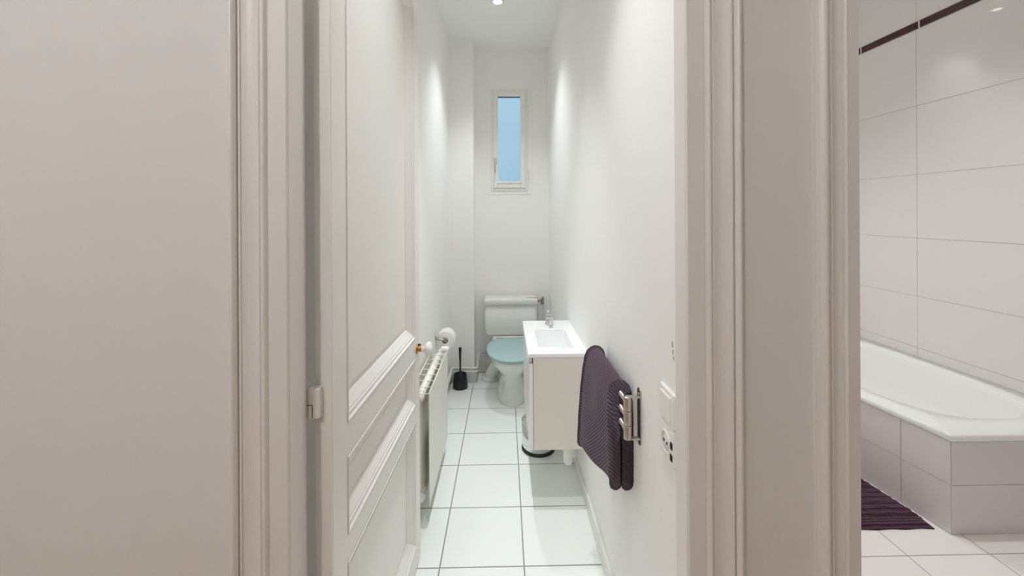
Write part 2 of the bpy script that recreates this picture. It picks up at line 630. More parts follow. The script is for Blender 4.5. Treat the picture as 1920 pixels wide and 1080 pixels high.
# curved corners at the head of the tall panel
# knob: brass rose and neck, white porcelain ball
kp = dpt(.755, .862)
kx = DROT.to_3x3() @ Vector((1, 0, 0))
bm = B(); lathe(bm, [(.0, 0), (.017, 0), (.018, .003), (.011, .006), (.0095, .012), (.012, .016), (.009, .020), (0, .020)], kp, kx, 20)
kn = obj('door_knob', bm, BRASS, door)
bm = B(); lathe(bm, [(0, .018), (.010, .018), (.011, .024), (.013, .030), (.022, .035), (.0285, .042), (.030, .048), (.026, .055), (.016, .060), (.006, .0625), (0, .063)], kp, kx, 28)
obj('knob_ball', bm, PORC, kn)
bm = B()
kb = dpt(.768, .875)
lathe(bm, [(0, 0), (.004, 0), (.004, .012), (0, .012)], kb, kx, 12)
obj('latch_pin', bm, BLACK, door)
# painted hinge knuckle bridging the gap
bm = B()
for zz, hh in ((.972, .031), (1.004, .033)):
    lathe(bm, [(0, 0), (.0085, .0005), (.009, .002), (.009, hh - .002), (.0085, hh - .0005), (0, hh)], (OX0 + .004, .872, zz), (0, 0, 1), 16)
box(bm, OX0 + .002, -.388, .862, .882, .974, 1.036, bev=.002)
hg = obj('hinge', bm, GLOSS, door)
bm = B()
box(bm, OX0 + .010, OX0 + .0115, .8612, .8625, .976, 1.003)
box(bm, OX0 + .0, OX0 + .0115, .8612, .8625, 1.002, 1.0035)
obj('crack_line', bm, CRACK, hg)

# ------------------------------------------------------------------ window
win = thing('window_1', 'small narrow casement window of frosted glass high on the end wall', 'window', (.045, YB, 1.6), None, 'structure')


def frame(bmx, x0, x1, z0, z1, wd, y0, y1, bev, wb=None):
    wb = wb or wd
    box(bmx, x0, x0 + wd, y0, y1, z0, z1, bev=bev)
    box(bmx, x1 - wd, x1, y0, y1, z0, z1, bev=bev)
    box(bmx, x0 + wd - .001, x1 - wd + .001, y0, y1, z1 - wd, z1, bev=bev)
    box(bmx, x0 + wd - .001, x1 - wd + .001, y0, y1, z0, z0 + wb, bev=bev)


bm = B(); frame(bm, -.150, .247, 1.566, 2.530, .040, YB - .005, YB, .002)
obj('window_surround', bm, WALL, win)
bm = B(); frame(bm, -.118, .207, 1.600, 2.494, .022, YB - .016, YB + .05, .003)
obj('window_frame', bm, PVC, win)
bm = B(); frame(bm, -.097, .186, 1.622, 2.472, .043, YB - .028, YB + .03, .005, .056)
sash = obj('sash', bm, PVC, win)
bm = B(); box(bm, -.054, .143, YB + .004, YB + .010, 1.678, 2.429)
obj('pane', bm, GLASS, sash)
bm = B(); box(bm, -.054, .143, YB - .004, YB + .012, 2.4235, 2.429)
obj('gasket', bm, GASKET, sash)
bm = B(); box(bm, -.066, .155, YB - .036, YB - .026, 1.664, 1.681, bev=.003)
obj('glazing_bead', bm, PVC, sash)
bm = B()
box(bm, -.094, -.066, YB - .040, YB - .028, 1.828, 1.886, bev=.004)
tube(bm, [(-.080, YB - .040, 1.868), (-.080, YB - .060, 1.867), (-.081, YB - .064, 1.845), (-.083, YB - .062, 1.752)], [.008, .008, .009, .0065], 14)
obj('window_handle', bm, mat('handle_grey', (205, 201, 194), 0.35), win)
for z0 in (1.69, 2.335):
    bm = B()
    lathe(bm, [(0, 0), (.007, 0), (.008, .004), (.008, .04), (.0045, .044), (.0045, .052), (.008, .056), (.008, .092), (.007, .096), (0, .096)], (.209, YB - .024, z0), (0, 0, 1), 14)
    obj('hinge', bm, PVC, win)

# ------------------------------------------------------------------ recessed ceiling lamps


def downlight(x, y, z, label, watts, color, ang=112, blend=1.0, group=None):
    t = thing('ceiling_downlight', label, 'ceiling light', (x, y, z), group)
    bm = B()
    lathe(bm, [(.030, -.001), (.042, -.001), (.043, -.004), (.040, -.007), (.032, -.008), (.030, -.004), (.030, -.001)], (x, y, z), (0, 0, 1), 28)
    obj('trim_ring', bm, PLAST, t)
    bm = B(); lathe(bm, [(0, -.0035), (.0285, -.0035), (.0285, -.0015), (0, -.0015)], (x, y, z), (0, 0, 1), 24)
    obj('bulb', bm, BULB, t)
    ld = bpy.data.lights.new('bulb_light', 'SPOT')
    ld.energy = watts
    ld.color = color
    ld.spot_size = math.radians(ang)
    ld.spot_blend = blend
    ld.shadow_soft_size = .028
    lo = bpy.data.objects.new('bulb_light', ld)
    lo.parent = t
    lo.location = (0, 0, -.045)
    COL.objects.link(lo)
    return t


downlight(-.040, 2.825, ZC, 'round recessed ceiling downlight in front of the small window', W_WC * .60, C_WC, 100)
downlight(-.048, 1.90, ZC, 'recessed ceiling downlight above the vanity unit', W_WC * .86, C_WC, 60)
downlight(-.02, 1.12, ZC, 'recessed ceiling downlight just inside the toilet doorway', W_WC * .70, C_WC, 84)
downlight(1.28, 3.42, ZCB, 'recessed bathroom downlight mirrored in the glossy wall tiles', W_BATH, C_BATH)
downlight(1.60, 1.95, ZCB, 'recessed bathroom downlight above the bath mat', W_BATH, C_BATH)

hl = thing('ceiling_lamp', 'round opal hall ceiling lamp above the viewpoint', 'ceiling light', (-.80, -.88, ZC))
bm = B(); lathe(bm, [(0, 0), (.10, 0), (.10, -.015), (0, -.015)], (-.80, -.88, ZC), (0, 0, 1), 32)
obj('lamp_base', bm, PLAST, hl)
bm = B(); lathe(bm, [(0, -.015), (.115, -.015), (.125, -.03), (.11, -.055), (.07, -.075), (0, -.082)], (-.80, -.88, ZC), (0, 0, 1), 32)
obj('lamp_shade', bm, BULB, hl)
ld = bpy.data.lights.new('hall_light', 'POINT')
ld.energy = W_HALL
ld.color = C_HALL
ld.shadow_soft_size = .08
lo = bpy.data.objects.new('hall_light', ld)
lo.parent = hl
lo.location = (0, 0, -.18)
COL.objects.link(lo)

# ------------------------------------------------------------------ toilet
TX = .048
toilet = thing('toilet', 'white close-coupled toilet with a teal seat below the window', 'toilet', (TX, 3.2, 0))


def egg(cx, y_front, y_back, hw, n=40, sq=2.2, back_sq=3.0, ymid=None):
    ymid = ymid if ymid is not None else (y_front * .42 + y_back * .58)
    pts = []
    for i in range(n):
        a = 2 * PI * i / n
        c, s = math.cos(a), math.sin(a)
        p = sq if s < 0 else back_sq
        x = math.copysign(abs(c) ** (2 / p), c) * hw
        yy = math.copysign(abs(s) ** (2 / p), s)
        y = ymid + yy * ((ymid - y_front) if s < 0 else (y_back - ymid))
        pts.append((cx + x, y))
    return pts


def eggring(z, *a, **k):
    return [(p[0], p[1], z) for p in egg(*a, **k)]


bm = B()
loft(bm, [
    eggring(0.0, TX, 2.965, 3.44, .112),
    eggring(.012, TX, 2.962, 3.44, .114),
    eggring(.06, TX, 2.985, 3.44, .104),
    eggring(.12, TX, 3.015, 3.44, .090),
    eggring(.165, TX, 3.015, 3.45, .088),
    eggring(.205, TX, 2.985, 3.46, .105),
    eggring(.245, TX, 2.940, 3.47, .135),
    eggring(.285, TX, 2.905, 3.48, .160),
    eggring(.315, TX, 2.885, 3.48, .172),
    eggring(.338, TX, 2.880, 3.48, .175),
    eggring(.346, TX, 2.886, 3.475, .170),
])
bowl = obj('bowl', bm, PORC, toilet)
# rear deck joining bowl and cistern
bm = B(); box(bm, TX - .155, TX + .155, 3.36, 3.60, .30, .372, bev=.015, seg=3, smooth=True)
obj('rear_deck', bm, PORC, toilet)
# seat + lid
bm = B()
loft(bm, [eggring(.347, TX, 2.858, 3.36, .180), eggring(.351, TX, 2.854, 3.362, .184), eggring(.359, TX, 2.854, 3.362, .184), eggring(.362, TX, 2.858, 3.36, .180)])
obj('seat_ring', bm, SEAT, toilet)
bm = B()
loft(bm, [eggring(.3635, TX, 2.842, 3.365, .186), eggring(.367, TX, 2.836, 3.368, .191), eggring(.374, TX, 2.836, 3.368, .191),
          eggring(.380, TX, 2.844, 3.364, .183), eggring(.384, TX, 2.90, 3.35, .150), eggring(.387, TX, 2.98, 3.30, .09), eggring(.388, TX, 3.05, 3.22, .03)])
obj('seat_lid', bm, SEAT, toilet)
bm = B(); tube(bm, [(TX - .12, 3.374, .380), (TX + .12, 3.374, .380)], .008, 12)
obj('seat_hinge', bm, PORC, toilet)
# cistern
bm = B()


def rrect(cx, y0, y1, hw, z, r=.03, n=6):
    pts = []
    for (sx_, yy, a0) in ((1, y1, 0), (-1, y1, 90), (-1, y0, 180), (1, y0, 270)):
        for k in range(n + 1):
            a = math.radians(a0 + 90 * k / n)
            px = cx + sx_ * (hw - r) + r * math.cos(a)
            py = (y1 - r if yy == y1 else y0 + r) + r * math.sin(a)
            pts.append((px, py, z))
    return pts


loft(bm, [rrect(TX, 3.452, 3.600, .200, .376), rrect(TX, 3.446, 3.604, .212, .382), rrect(TX, 3.440, 3.606, .218, .395), rrect(TX, 3.436, 3.610, .220, .45), rrect(TX, 3.434, 3.612, .222, .636)])
obj('cistern', bm, PORC, toilet)
bm = B()
loft(bm, [rrect(TX, 3.432, 3.614, .224, .634), rrect(TX, 3.424, 3.618, .228, .638), rrect(TX, 3.424, 3.618, .228, .668), rrect(TX, 3.427, 3.618, .226, .676), rrect(TX, 3.436, 3.616, .218, .683), rrect(TX, 3.46, 3.605, .19, .685)])
lid = obj('cistern_lid', bm, PORC, toilet)
bm = B(); box(bm, TX + .135, TX + .222, 3.475, 3.545, .684, .690, bev=.002)
fp = obj('flush_plate', bm, PORC, toilet)
bm = B(); box(bm, TX + .137, TX + .221, 3.470, 3.4755, .684, .6885, bev=.001)
obj('flush_slot', bm, SATIN, fp)
# waste pipe with its collar
bm = B()
tube(bm, [(TX - .02, 3.42, .20), (-.075, 3.435, .13), (-.125, 3.455, .05), (-.132, 3.46, .001)], [.052, .050, .048, .048], 24)
lathe(bm, [(.046, 0), (.064, 0), (.066, .010), (.062, .028), (.052, .034), (.046, .034)], (-.132, 3.46, .0), (0, 0, 1), 28)
obj('waste_pipe', bm, PORC, toilet)

# stop valve and riser beside the cistern
sv = thing('stop_valve', 'small metal stop valve on a thin pipe right of the toilet cistern', 'valve', (.312, 3.60, .63))
bm = B()
tube(bm, [(.2775, 3.56, .640), (.335, 3.56, .640)], .007, 12)
tube(bm, [(.318, 3.56, .640), (.318, YB, .640)], .007, 12)
lathe(bm, [(0, 0), (.012, 0), (.013, .006), (.013, .014), (.008, .018), (0, .018)], (.296, 3.56, .640), (-1, 0, 0), 16)
obj('valve_body', bm, SATIN, sv)
bm = B()
lathe(bm, [(0, 0), (.013, .002), (.016, .010), (.011, .024), (.008, .046), (.011, .056), (.006, .066), (0, .067)], (.322, 3.545, .612), (.10, 0, 1), 16)
obj('valve_handle', bm, SATIN, sv)
bm = B(); tube(bm, [(.330, 3.56, .640), (.337, 3.57, .60), (.337, 3.585, .10)], .008, 12)
obj('supply_pipe', bm, PIPEW, sv)

# ------------------------------------------------------------------ toilet brush
tb = thing('toilet_brush', 'black toilet brush standing in its pot on the floor by the pillar', 'toilet brush', (-.364, 3.315, 0))
bm = B(); lathe(bm, [(0, 0), (.059, 0), (.061, .004), (.056, .060), (.050, .108), (.048, .112), (.044, .108), (.045, .095), (0, .09)], (-.364, 3.315, 0), (0, 0, 1), 32)
obj('brush_pot', bm, BLACK, tb)
bm = B()
lathe(bm, [(0, .088), (.034, .092), (.034, .100), (.012, .118), (.007, .135), (.0075, .20), (.010, .28), (.0125, .312), (.011, .322), (0, .325)], (-.364, 3.315, 0), (-.0, 0, 1), 18)
obj('brush_handle', bm, BLACK, tb)

# ------------------------------------------------------------------ heating pipes
for k, (z0, zb_, r, lab) in enumerate(((.128, .186, .0085, 'upper white heating pipe bending round the pillar foot'), (.098, .160, .0085, 'lower white heating pipe bending round the pillar foot'))):
    xo = XL + .020 + .0 * k
    bm = B()
    yo = YP - .024
    xs = -.257 + .024
    pts = [(xo, 2.47, z0 - .004), (xo, yo - .0, z0), (xs, yo, z0), (xs, YB - .06, zb_ - .02), (xs + .002, YB - .022, zb_), (-.165, YB - .022, zb_)]
    tube(bm, pts, r, 12, bend=.022)
    p = thing('heating_pipe', lab, 'pipe', (xo, 2.47, z0), 'heating pipes along the skirting')
    obj('pipe_run', bm, PIPEW, p)
    if k == 0:
        bm = B(); tube(bm, [(-.165, YB - .022, zb_), (-.02, YB - .022, zb_)], r, 12)
        obj('bare_end', bm, COPPER, p)['label'] = 'bare copper end'
    else:
        bm = B(); tube(bm, [(-.165, YB - .022, zb_), (-.02, YB - .022, zb_)], r, 12)
        obj('painted_end', bm, PIPEW, p)

# ------------------------------------------------------------------ toilet roll and holder
hx, hy, hz = XL, 2.70, .600
rh = thing('toilet_roll_holder', 'chrome toilet roll holder on the left wall above the radiator end', 'roll holder', (hx, hy, hz))
bm = B(); box(bm, hx, hx + .006, hy - .018, hy + .018, hz - .026, hz + .030, bev=.002)
obj('wall_plate', bm, CHROME, rh)
bm = B(); tube(bm, [(hx + .004, hy, hz - .012), (hx + .018, hy, hz - .022), (hx + .061, hy, hz - .030), (hx + .063, hy + .04, hz - .030), (hx + .063, hy + .14, hz - .030)], .0062, 12, bend=.012)
lathe(bm, [(0, 0), (.0150, 0), (.0155, .002), (.0155, .006), (0, .006)], (hx + .063, hy + .016, hz - .036), (0, 1, 0), 20)
obj('bar', bm, SATIN, rh)
rc = Vector((hx + .063, 0, hz - .038))
bm = B()
N = 48
y0, y1, ro, ri = hy + .018, hy + .120, .060, .019
lathe(bm, [(ri, 0), (ro - .002, 0), (ro, .002), (ro, y1 - y0 - .002), (ro - .002, y1 - y0), (ri, y1 - y0), (ri, 0)], (rc.x, y0, rc.z), (0, 1, 0), N)
roll = thing('toilet_roll', 'white toilet paper roll hanging on the chrome holder', 'toilet roll', (rc.x, y0, rc.z))
obj('paper', bm, PAPER, roll)
bm = B()
lathe(bm, [(ri - .0015, -.001), (ri, -.001), (ri, y1 - y0 + .001), (ri - .0015, y1 - y0 + .001), (ri - .0015, -.001)], (rc.x, y0, rc.z), (0, 1, 0), 24)
obj('cardboard_core', bm, KRAFT, roll)

# ------------------------------------------------------------------ radiator
RY0, RY1, RZ0, RZ1 = 1.84, 2.42, .095, .600
rad = thing('radiator', 'white panel radiator with a wire top grille on the left wall', 'radiator', (-.39, 2.13, 0))
bm = B()
tube(bm, [(-.385, RY0 + .02, RZ1 - .022), (-.385, RY1 - .02, RZ1 - .022)], .0185, 18)
for k in range(9):
    yy = RY0 + .05 + k * (RY1 - RY0 - .1) / 8
    lathe(bm, [(.0187, -.006), (.0197, -.004), (.0197, .004), (.0187, .006)], (-.385, yy, RZ1 - .022), (0, 1, 0), 18)
obj('top_header', bm, RADW, rad)
bm = B()
tube(bm, [(-.385, RY0 + .02, RZ0 + .03), (-.385, RY1 - .02, RZ0 + .03)], .0185, 18)
obj('bottom_header', bm, RADW, rad)
bm = B()
n = 22
poly = []
for k in range(n * 2 + 1):
    y = RY0 + .01 + (RY1 - RY0 - .02) * k / (n * 2)
    poly.append((-.3775 if k % 2 else -.3805, y))
poly += [(-.391, RY1 - .01), (-.391, RY0 + .01)]
prism(bm, poly, 'z', RZ0 + .02, RZ1 - .03)
obj('water_panel', bm, RADW, rad)
# front cover sheet with vertical flutes
bm = B()
poly = []
n = 26
for k in range(n):
    y0 = RY0 + (RY1 - RY0) * k / n
    d = (RY1 - RY0) / n
    poly += [(-.3405, y0), (-.3405, y0 + d * .72), (-.3422, y0 + d * .80), (-.3422, y0 + d * .92)]
poly += [(-.3405, RY1), (-.344, RY1), (-.344, RY0)]
prism(bm, poly, 'z', RZ0, RZ1 - .012)
obj('front_sheet', bm, RADW, rad)
bm = B(); box(bm, -.432, -.430, RY0, RY1, RZ0, RZ1 - .012)
obj('back_sheet', bm, RADW, rad)
bm = B()
zt_ = RZ1 - .004
tube(bm, [(-.343, RY0 - .003, zt_), (-.343, RY1, zt_)], .0026, 8)
tube(bm, [(-.429, RY0 - .003, zt_), (-.429, RY1, zt_)], .0026, 8)
for k in range(9):
    yy = RY0 + (RY1 - RY0) * k / 8
    tube(bm, [(-.429, yy, zt_), (-.343, yy, zt_)], .0022, 8)
obj('top_grille', bm, RADW, rad)
for zz in (RZ1 - .024, RZ0 + .032):
    bm = B(); lathe(bm, [(0, 0), (.015, 0), (.016, .003), (.016, .012), (.021, .014), (.021, .028), (.0, .028)], (-.385, RY0 - .008, zz), (0, 1, 0), 18)
    lathe(bm, [(0, 0), (.009, 0), (.009, .006), (0, .006)], (-.385, RY0 - .012, zz), (0, 1, 0), 6, smooth=False)
    obj('end_plug', bm, RADW, rad)
bm = B()
tube(bm, [(-.385, RY1 - .02, RZ1 - .022), (-.385, RY1 + .025, RZ1 - .012)], .011, 14)
lathe(bm, [(0, 0), (.013, 0), (.015, .004), (.017, .010), (.017, .044), (.015, .050), (0, .050)], (-.383, RY1 + .028, RZ1 - .006), (1, 0, 0), 18)
obj('valve_head', bm, RADW, rad)
for yy in (RY0 + .1, RY1 - .1):
    for z0 in (.155, .455):
        bm = B()
        box(bm, XL, -.431, yy - .015, yy + .015, z0, z0 + .065, bev=.002)
        obj('wall_bracket', bm, RADW, rad)
bm = B()
tube(bm, [(-.385, RY1 - .03, RZ0 + .03), (-.385, RY1 + .03, RZ0 + .03), (-.436, RY1 + .035, .124), (-.44, RY1 + .0495, .124)], .008, 12, bend=.015)
obj('return_elbow', bm, RADW, rad)

# ------------------------------------------------------------------ vanity unit, basin, plumbing, bin
VY0, VY1, VX, VZ0, VZ1, VT = 1.93, 2.51, .112, .285, .7195, .741
van = thing('vanity_unit', 'wall-hung vanity cabinet with a beige side under the washbasin', 'vanity cabinet', (.25, 2.22, VZ0))
bm = B()
box(bm, VX + .019, XR, VY0, VY0 + .018, VZ0, VZ1, bev=.0008, seg=1)
box(bm, VX + .019, XR, VY1 - .018, VY1, VZ0, VZ1)
box(bm, VX + .019, XR, VY0 + .018, VY1 - .018, VZ0, VZ0 + .018)
box(bm, XR - .012, XR, VY0 + .018, VY1 - .018, VZ0 + .018, VZ1 - .16)
obj('carcass', bm, CARC, van)
bm = B(); box(bm, VX, VX + .0175, VY0 + .001, VY1 - .001, VZ0 + .001, .688, bev=.0012)
dr = obj('door', bm, VDOOR, van)
bm = B(); box(bm, VX - .005, VX + .0175, VY0 + .025, VY1 - .002, .690, VZ1 - .001, bev=.003)
obj('handle_rail', bm, PLAST, van)

bas = thing('washbasin', 'shiny white washbasin top with a rectangular bowl on the vanity cabinet', 'washbasin', (.25, 2.22, VZ1))
BYA, BYB2, BXA, BXB = VY0 - .003, VY1 + .004, VX - .007, XR
bx0, bx1, by0, by1 = .166, .335, 2.003, 2.336


def rr(x0, x1, y0, y1, r, z, n=6):
    pts = []
    for (cx, cy, a0) in ((x1 - r, y1 - r, 0), (x0 + r, y1 - r, 90), (x0 + r, y0 + r, 180), (x1 - r, y0 + r, 270)):
        for k in range(n + 1):
            a = math.radians(a0 + 90 * k / n)
            pts.append((cx + r * math.cos(a), cy + r * math.sin(a), z))
    return pts


bm = B()
loft(bm, [rr(BXA + .003, BXB, BYA + .003, BYB2, .004, VZ1), rr(BXA, BXB, BYA, BYB2, .006, VZ1 + .004), rr(BXA, BXB, BYA, BYB2, .006, VT - .004), rr(BXA + .004, BXB, BYA + .004, BYB2, .006, VT),
          rr(bx0 - .004, bx1 + .004, by0 - .004, by1 + .004, .014, VT), rr(bx0, bx1, by0, by1, .012, VT - .004), rr(bx0 + .004, bx1 - .006, by0 + .008, by1 - .008, .015, VT - .050), rr(bx0 + .014, bx1 - .018, by0 + .024, by1 - .022, .02, VT - .098),
          rr(bx0 + .05, bx1 - .06, by0 + .11, by1 - .11, .02, VT - .110)], False, True, 0, False)
obj('basin', bm, PORC2, bas)
bm = B(); lathe(bm, [(0, 0), (.020, 0), (.021, .002), (.015, .004), (0, .003)], (.247, 2.17, VT - .1095), (0, 0, 1), 20)
obj('drain', bm, CHROME, bas)
fx, fy = .262, 2.43
fa = B()
lathe(fa, [(0, 0), (.026, 0), (.027, .004), (.0225, .006), (.0225, .030), (.021, .040), (.016, .046), (0, .047)], (fx, fy, VT), (0, 0, 1), 26)
tube(fa, [(fx, fy - .012, VT + .028), (fx - .002, fy - .06, VT + .034), (fx - .003, fy - .085, VT + .026)], [.0125, .0105, .010], 16)
faucet = obj('faucet', fa, CHROME, bas)
bm = B()
lathe(bm, [(0, .046), (.010, .046), (.010, .056), (.019, .058), (.019, .061), (.008, .064), (0, .064)], (fx, fy, VT), (0, 0, 1), 20)
tube(bm, [(fx, fy, VT + .060), (fx - .006, fy - .008, VT + .076), (fx - .012, fy - .032, VT + .094)], [.0065, .006, .008], 12)
obj('lever', bm, CHROME, faucet)

st = thing('bottle_trap', 'white plastic drain trap hanging under the vanity cabinet near the wall', 'drain trap', (.315, 2.12, .11))
bm = B(); lathe(bm, [(0, 0), (.016, .001), (.022, .008), (.024, .02), (.025, .07), (.028, .085), (.028, .10), (.020, .104), (.018, .169), (0, .169)], (.318, 2.10, .115), (0, 0, 1), 24)
obj('trap_cup', bm, PLAST, st)
bm = B()
tube(bm, [(.318, 2.10, .262), (.385, 2.10, .262)], .016, 16)
obj('outlet_pipe', bm, PLAST, st)
sp = thing('supply_pipe', 'thin white capped pipe between drain trap and right wall', 'pipe', (.352, 2.10, .115))
bm = B(); lathe(bm, [(0, 0), (.010, .001), (.012, .008), (.012, .04), (.010, .046), (.010, .166), (0, .166)], (.361, 2.150, .118), (0, 0, 1), 16)
tube(bm, [(.361, 2.150, .20), (XR, 2.150, .20)], .006, 10)
obj('pipe', bm, PLAST, sp)

bn = thing('pedal_bin', 'round stainless steel bin half hidden under the vanity cabinet', 'bin', (.205, 2.47, 0))
bcx, bcy, brad = .193, 2.445, .098
bm = B(); lathe(bm, [(0, .012), (brad - .004, .012), (brad - .002, .014), (brad - .002, .165), (0, .165)], (bcx, bcy, 0), (0, 0, 1), 40)
obj('bin_body', bm, CHROME, bn)
bm = B(); lathe(bm, [(0, 0), (brad, 0), (brad + .001, .003), (brad + .001, .013), (brad - .003, .015), (0, .015)], (bcx, bcy, 0), (0, 0, 1), 40)
obj('base_ring', bm, BLACK, bn)
bm = B(); lathe(bm, [(0, .166), (brad, .166), (brad + .001, .172), (brad - .01, .182), (.05, .192), (0, .194)], (bcx, bcy, 0), (0, 0, 1), 40)
obj('bin_lid', bm, CHROME, bn)

# ------------------------------------------------------------------ swivel towel rail and towel
PYr, PXr = 1.180, .352
tr = thing('towel_rail', 'brushed steel swivel towel rail with three arms on the right wall', 'towel rail', (XR, 1.185, .81))
bm = B()
loft(bm, [[(XR, p[0], p[1]) for p in [(1.184 + .0145 * math.cos(a) , .81 + (.0685 if math.sin(a) > 0 else -.0685) + .0145 * math.sin(a)) for a in [2 * PI * k / 24 + .001 for k in range(24)]]],
                                                [(XR - .004, p[0], p[1]) for p in [(1.184 + .014 * math.cos(a), .81 + (.0685 if math.sin(a) > 0 else -.0685) + .014 * math.sin(a)) for a in [2 * PI * k / 24 + .001 for k in range(24)]]]], True, True, 0, False)
pl = obj('wall_plate', bm, STEEL, tr)
for zz in (.745, .873):
    bm = B()
    lathe(bm, [(0, 0), (.006, 0), (.006, .0015), (.003, .0025), (0, .0025)], (XR - .004, 1.184, zz), (-1, 0, 0), 14)
    obj('screw', bm, SATIN, pl)
for zz in (.748, .868):
    bm = B(); box(bm, PXr - .004, XR - .002, PYr - .007, PYr + .007, zz - .0025, zz + .0025, bev=.001)
    obj('bracket', bm, STEEL, tr)
for k, zz in enumerate((.767, .8085, .850)):
    bm = B()
    lathe(bm, [(0, -.0195), (.0115, -.0195), (.012, -.0185), (.012, .0185), (.0115, .0195), (0, .0195)], (PXr, PYr, zz), (0, 0, 1), 24)
    ex = .3475 + .0015 * (1 - k)
    tube(bm, [(PXr, PYr, zz), (ex, 1.592, zz)], .0072, 14)
    lathe(bm, [(0, 0), (.0105, 0), (.011, .003), (.0105, .006), (0, .006)], (ex, 1.590, zz), (0, 1, 0), 16)
    obj('arm', bm, STEEL, tr)

# towel: doubled cloth folded over the arms
bm = B()


def towel_section(v):
    """closed outline at v (0 near, 1 far) in (x, z)."""
    y = 1.256 + v * .308
    zf = .572 - .055 * v + .004 * math.sin(9 * v)
    zb2 = .570 - .02 * v
    w1 = .004 * math.sin(5.0 * v + .5)
    w2 = .003 * math.sin(11 * v)
    # centre line from front hem over the top to the back hem, with half thickness
    pts = [(.3315 - .034 * v + w1 * 1.5, zf, .0105), (.3315 - .033 * v + w1 * 1.2, zf + .03, .0120), (.3310 - .028 * v + w1, zf + .12, .0122), (.3300 - .018 * v + w2 * .7, .76, .0118), (.3295 - .010 * v, .83, .0110),
           (.3310 - .004 * v, .859, .0105), (.338, .870, .0100), (.3475, .873, .0100), (.357, .869, .0100), (.3640, .857, .0105), (.3670, .83, .0110), (.3690, .76, .0118), (.3698 + w2 * .2, zb2 + .12, .0120), (.3698, zb2 + .03, .0118), (.3695, zb2, .0105)]
    # clear the arms: push legs apart around x = PXr-ish
    out = []
    C = [Vector((p[0], p[1])) for p in pts]
    # smooth subdivide
    D, Hh = [], []
    for i in range(len(C) - 1):
        for s in range(4):
            t_ = s / 4
            p0 = C[max(i - 1, 0)]; p1 = C[i]; p2 = C[i + 1]; p3 = C[min(i + 2, len(C) - 1)]
            D.append(.5 * ((2 * p1) + (p2 - p0) * t_ + (2 * p0 - 5 * p1 + 4 * p2 - p3) * t_ ** 2 + (3 * p1 - p0 - 3 * p2 + p3) * t_ ** 3))
            Hh.append(pts[i][2] * (1 - t_) + pts[i + 1][2] * t_)
    D.append(C[-1]); Hh.append(pts[-1][2])
    L, R = [], []
    for i, p in enumerate(D):
        tg = (D[min(i + 1, len(D) - 1)] - D[max(i - 1, 0)]).normalized()
        nn = Vector((-tg.y, tg.x))
        rip = 1.0 + .05 * math.sin(i * 1.9)
        L.append(p + nn * Hh[i] * rip)
        R.append(p - nn * Hh[i])
    # rounded hems
    def cap(a, b, n=5):
        m = (a + b) / 2
        r = (a - b).length / 2
        d = (b - a).normalized()
        out_ = Vector((0, -1))
        return [m + (-d * math.cos(PI * k / n) + out_ * math.sin(PI * k / n)) * r for k in range(1, n)]
    ring = L + cap(L[-1], R[-1]) + R[::-1] + cap(R[0], L[0])
    return y, ring


secs = []
NV = 36
for k in range(NV + 1):
    v = k / NV
    y, ring = towel_section(v)
    secs.append((y, ring))


def shrunk(ring, f):
    # pull the end outline toward its own mid-line: mimic the rounded folded edge
    n = len(ring)
    half = n // 2
    out = []
    for i, p in enumerate(ring):
        a = ring[(i - 1) % n]; b_ = ring[(i + 1) % n]
        tg = (b_ - a).normalized()
        nn = Vector((-tg.y, tg.x))
        out.append(p - nn * f)
    return out


rings = []
for (dy, f) in ((-.009, .0085), (-.0075, .0045), (-.004, .0015)):
    rings.append([(p.x, secs[0][0] + dy, p.y) for p in shrunk(secs[0][1], -f)])
for y, ring in secs:
    rings.append([(p.x, y, p.y) for p in ring])
for (dy, f) in ((.004, .0015), (.0075, .0045), (.009, .0085)):
    rings.append([(p.x, secs[-1][0] + dy, p.y) for p in shrunk(secs[-1][1], -f)])
loft(bm, rings, True, True, 0, True)
tag(obj('towel', bm, TOWEL, None, (.34, 1.39, .87)), 'dark aubergine ribbed towel folded over the steel towel rail', 'towel')

# ------------------------------------------------------------------ switch and socket near the doorway
ls = thing('light_switch', 'white rocker light switch on the right wall above the socket', 'light switch', (XR, .985, .945))
SY0, SY1 = .925, 1.008
bm = B(); box(bm, XR - .010, XR, SY0, SY1, .901, .984, bev=.004)
obj('switch_plate', bm, PLAST, ls)
bm = B(); box(bm, XR - .0135, XR - .008, SY0 + .012, SY1 - .012, .912, .972, bev=.002)
obj('rocker', bm, PLAST, ls)
so = thing('wall_socket', 'white power socket with dark holes below the light switch', 'power socket', (XR, .965, .86))
bm = B(); box(bm, XR - .010, XR, SY0, SY1, .815, .8985, bev=.004)
spl = obj('socket_plate', bm, PLAST, so)
bm = B()
lathe(bm, [(.0215, -.004), (.026, -.004), (.027, .001), (.0245, .004), (.0225, .004), (.0215, .0), (.0215, -.004)], (XR - .009, .968, .858), (-1, 0, 0), 30)
obj('socket_rim', bm, PLAST, so)
bm = B(); lathe(bm, [(0, 0), (.0215, 0), (.0215, .0012), (0, .0012)], (XR - .0098, .968, .858), (-1, 0, 0), 24)
well = obj('socket_well', bm, SKIRT, so)
for yy in (.959, .977):
    bm = B(); lathe(bm, [(0, 0), (.0034, 0), (.0034, .001), (0, .001)], (XR - .0110, yy, .857), (-1, 0, 0), 12)
    obj('pin_hole', bm, DARK, so)
bm = B(); box(bm, XR - .0122, XR - .009, .930, .941, .856, .872, bev=.0015); box(bm, XR - .0122, XR - .009, .930, .942, .829, .844, bev=.0015)
obj('dark_gap', bm, DARK, so)

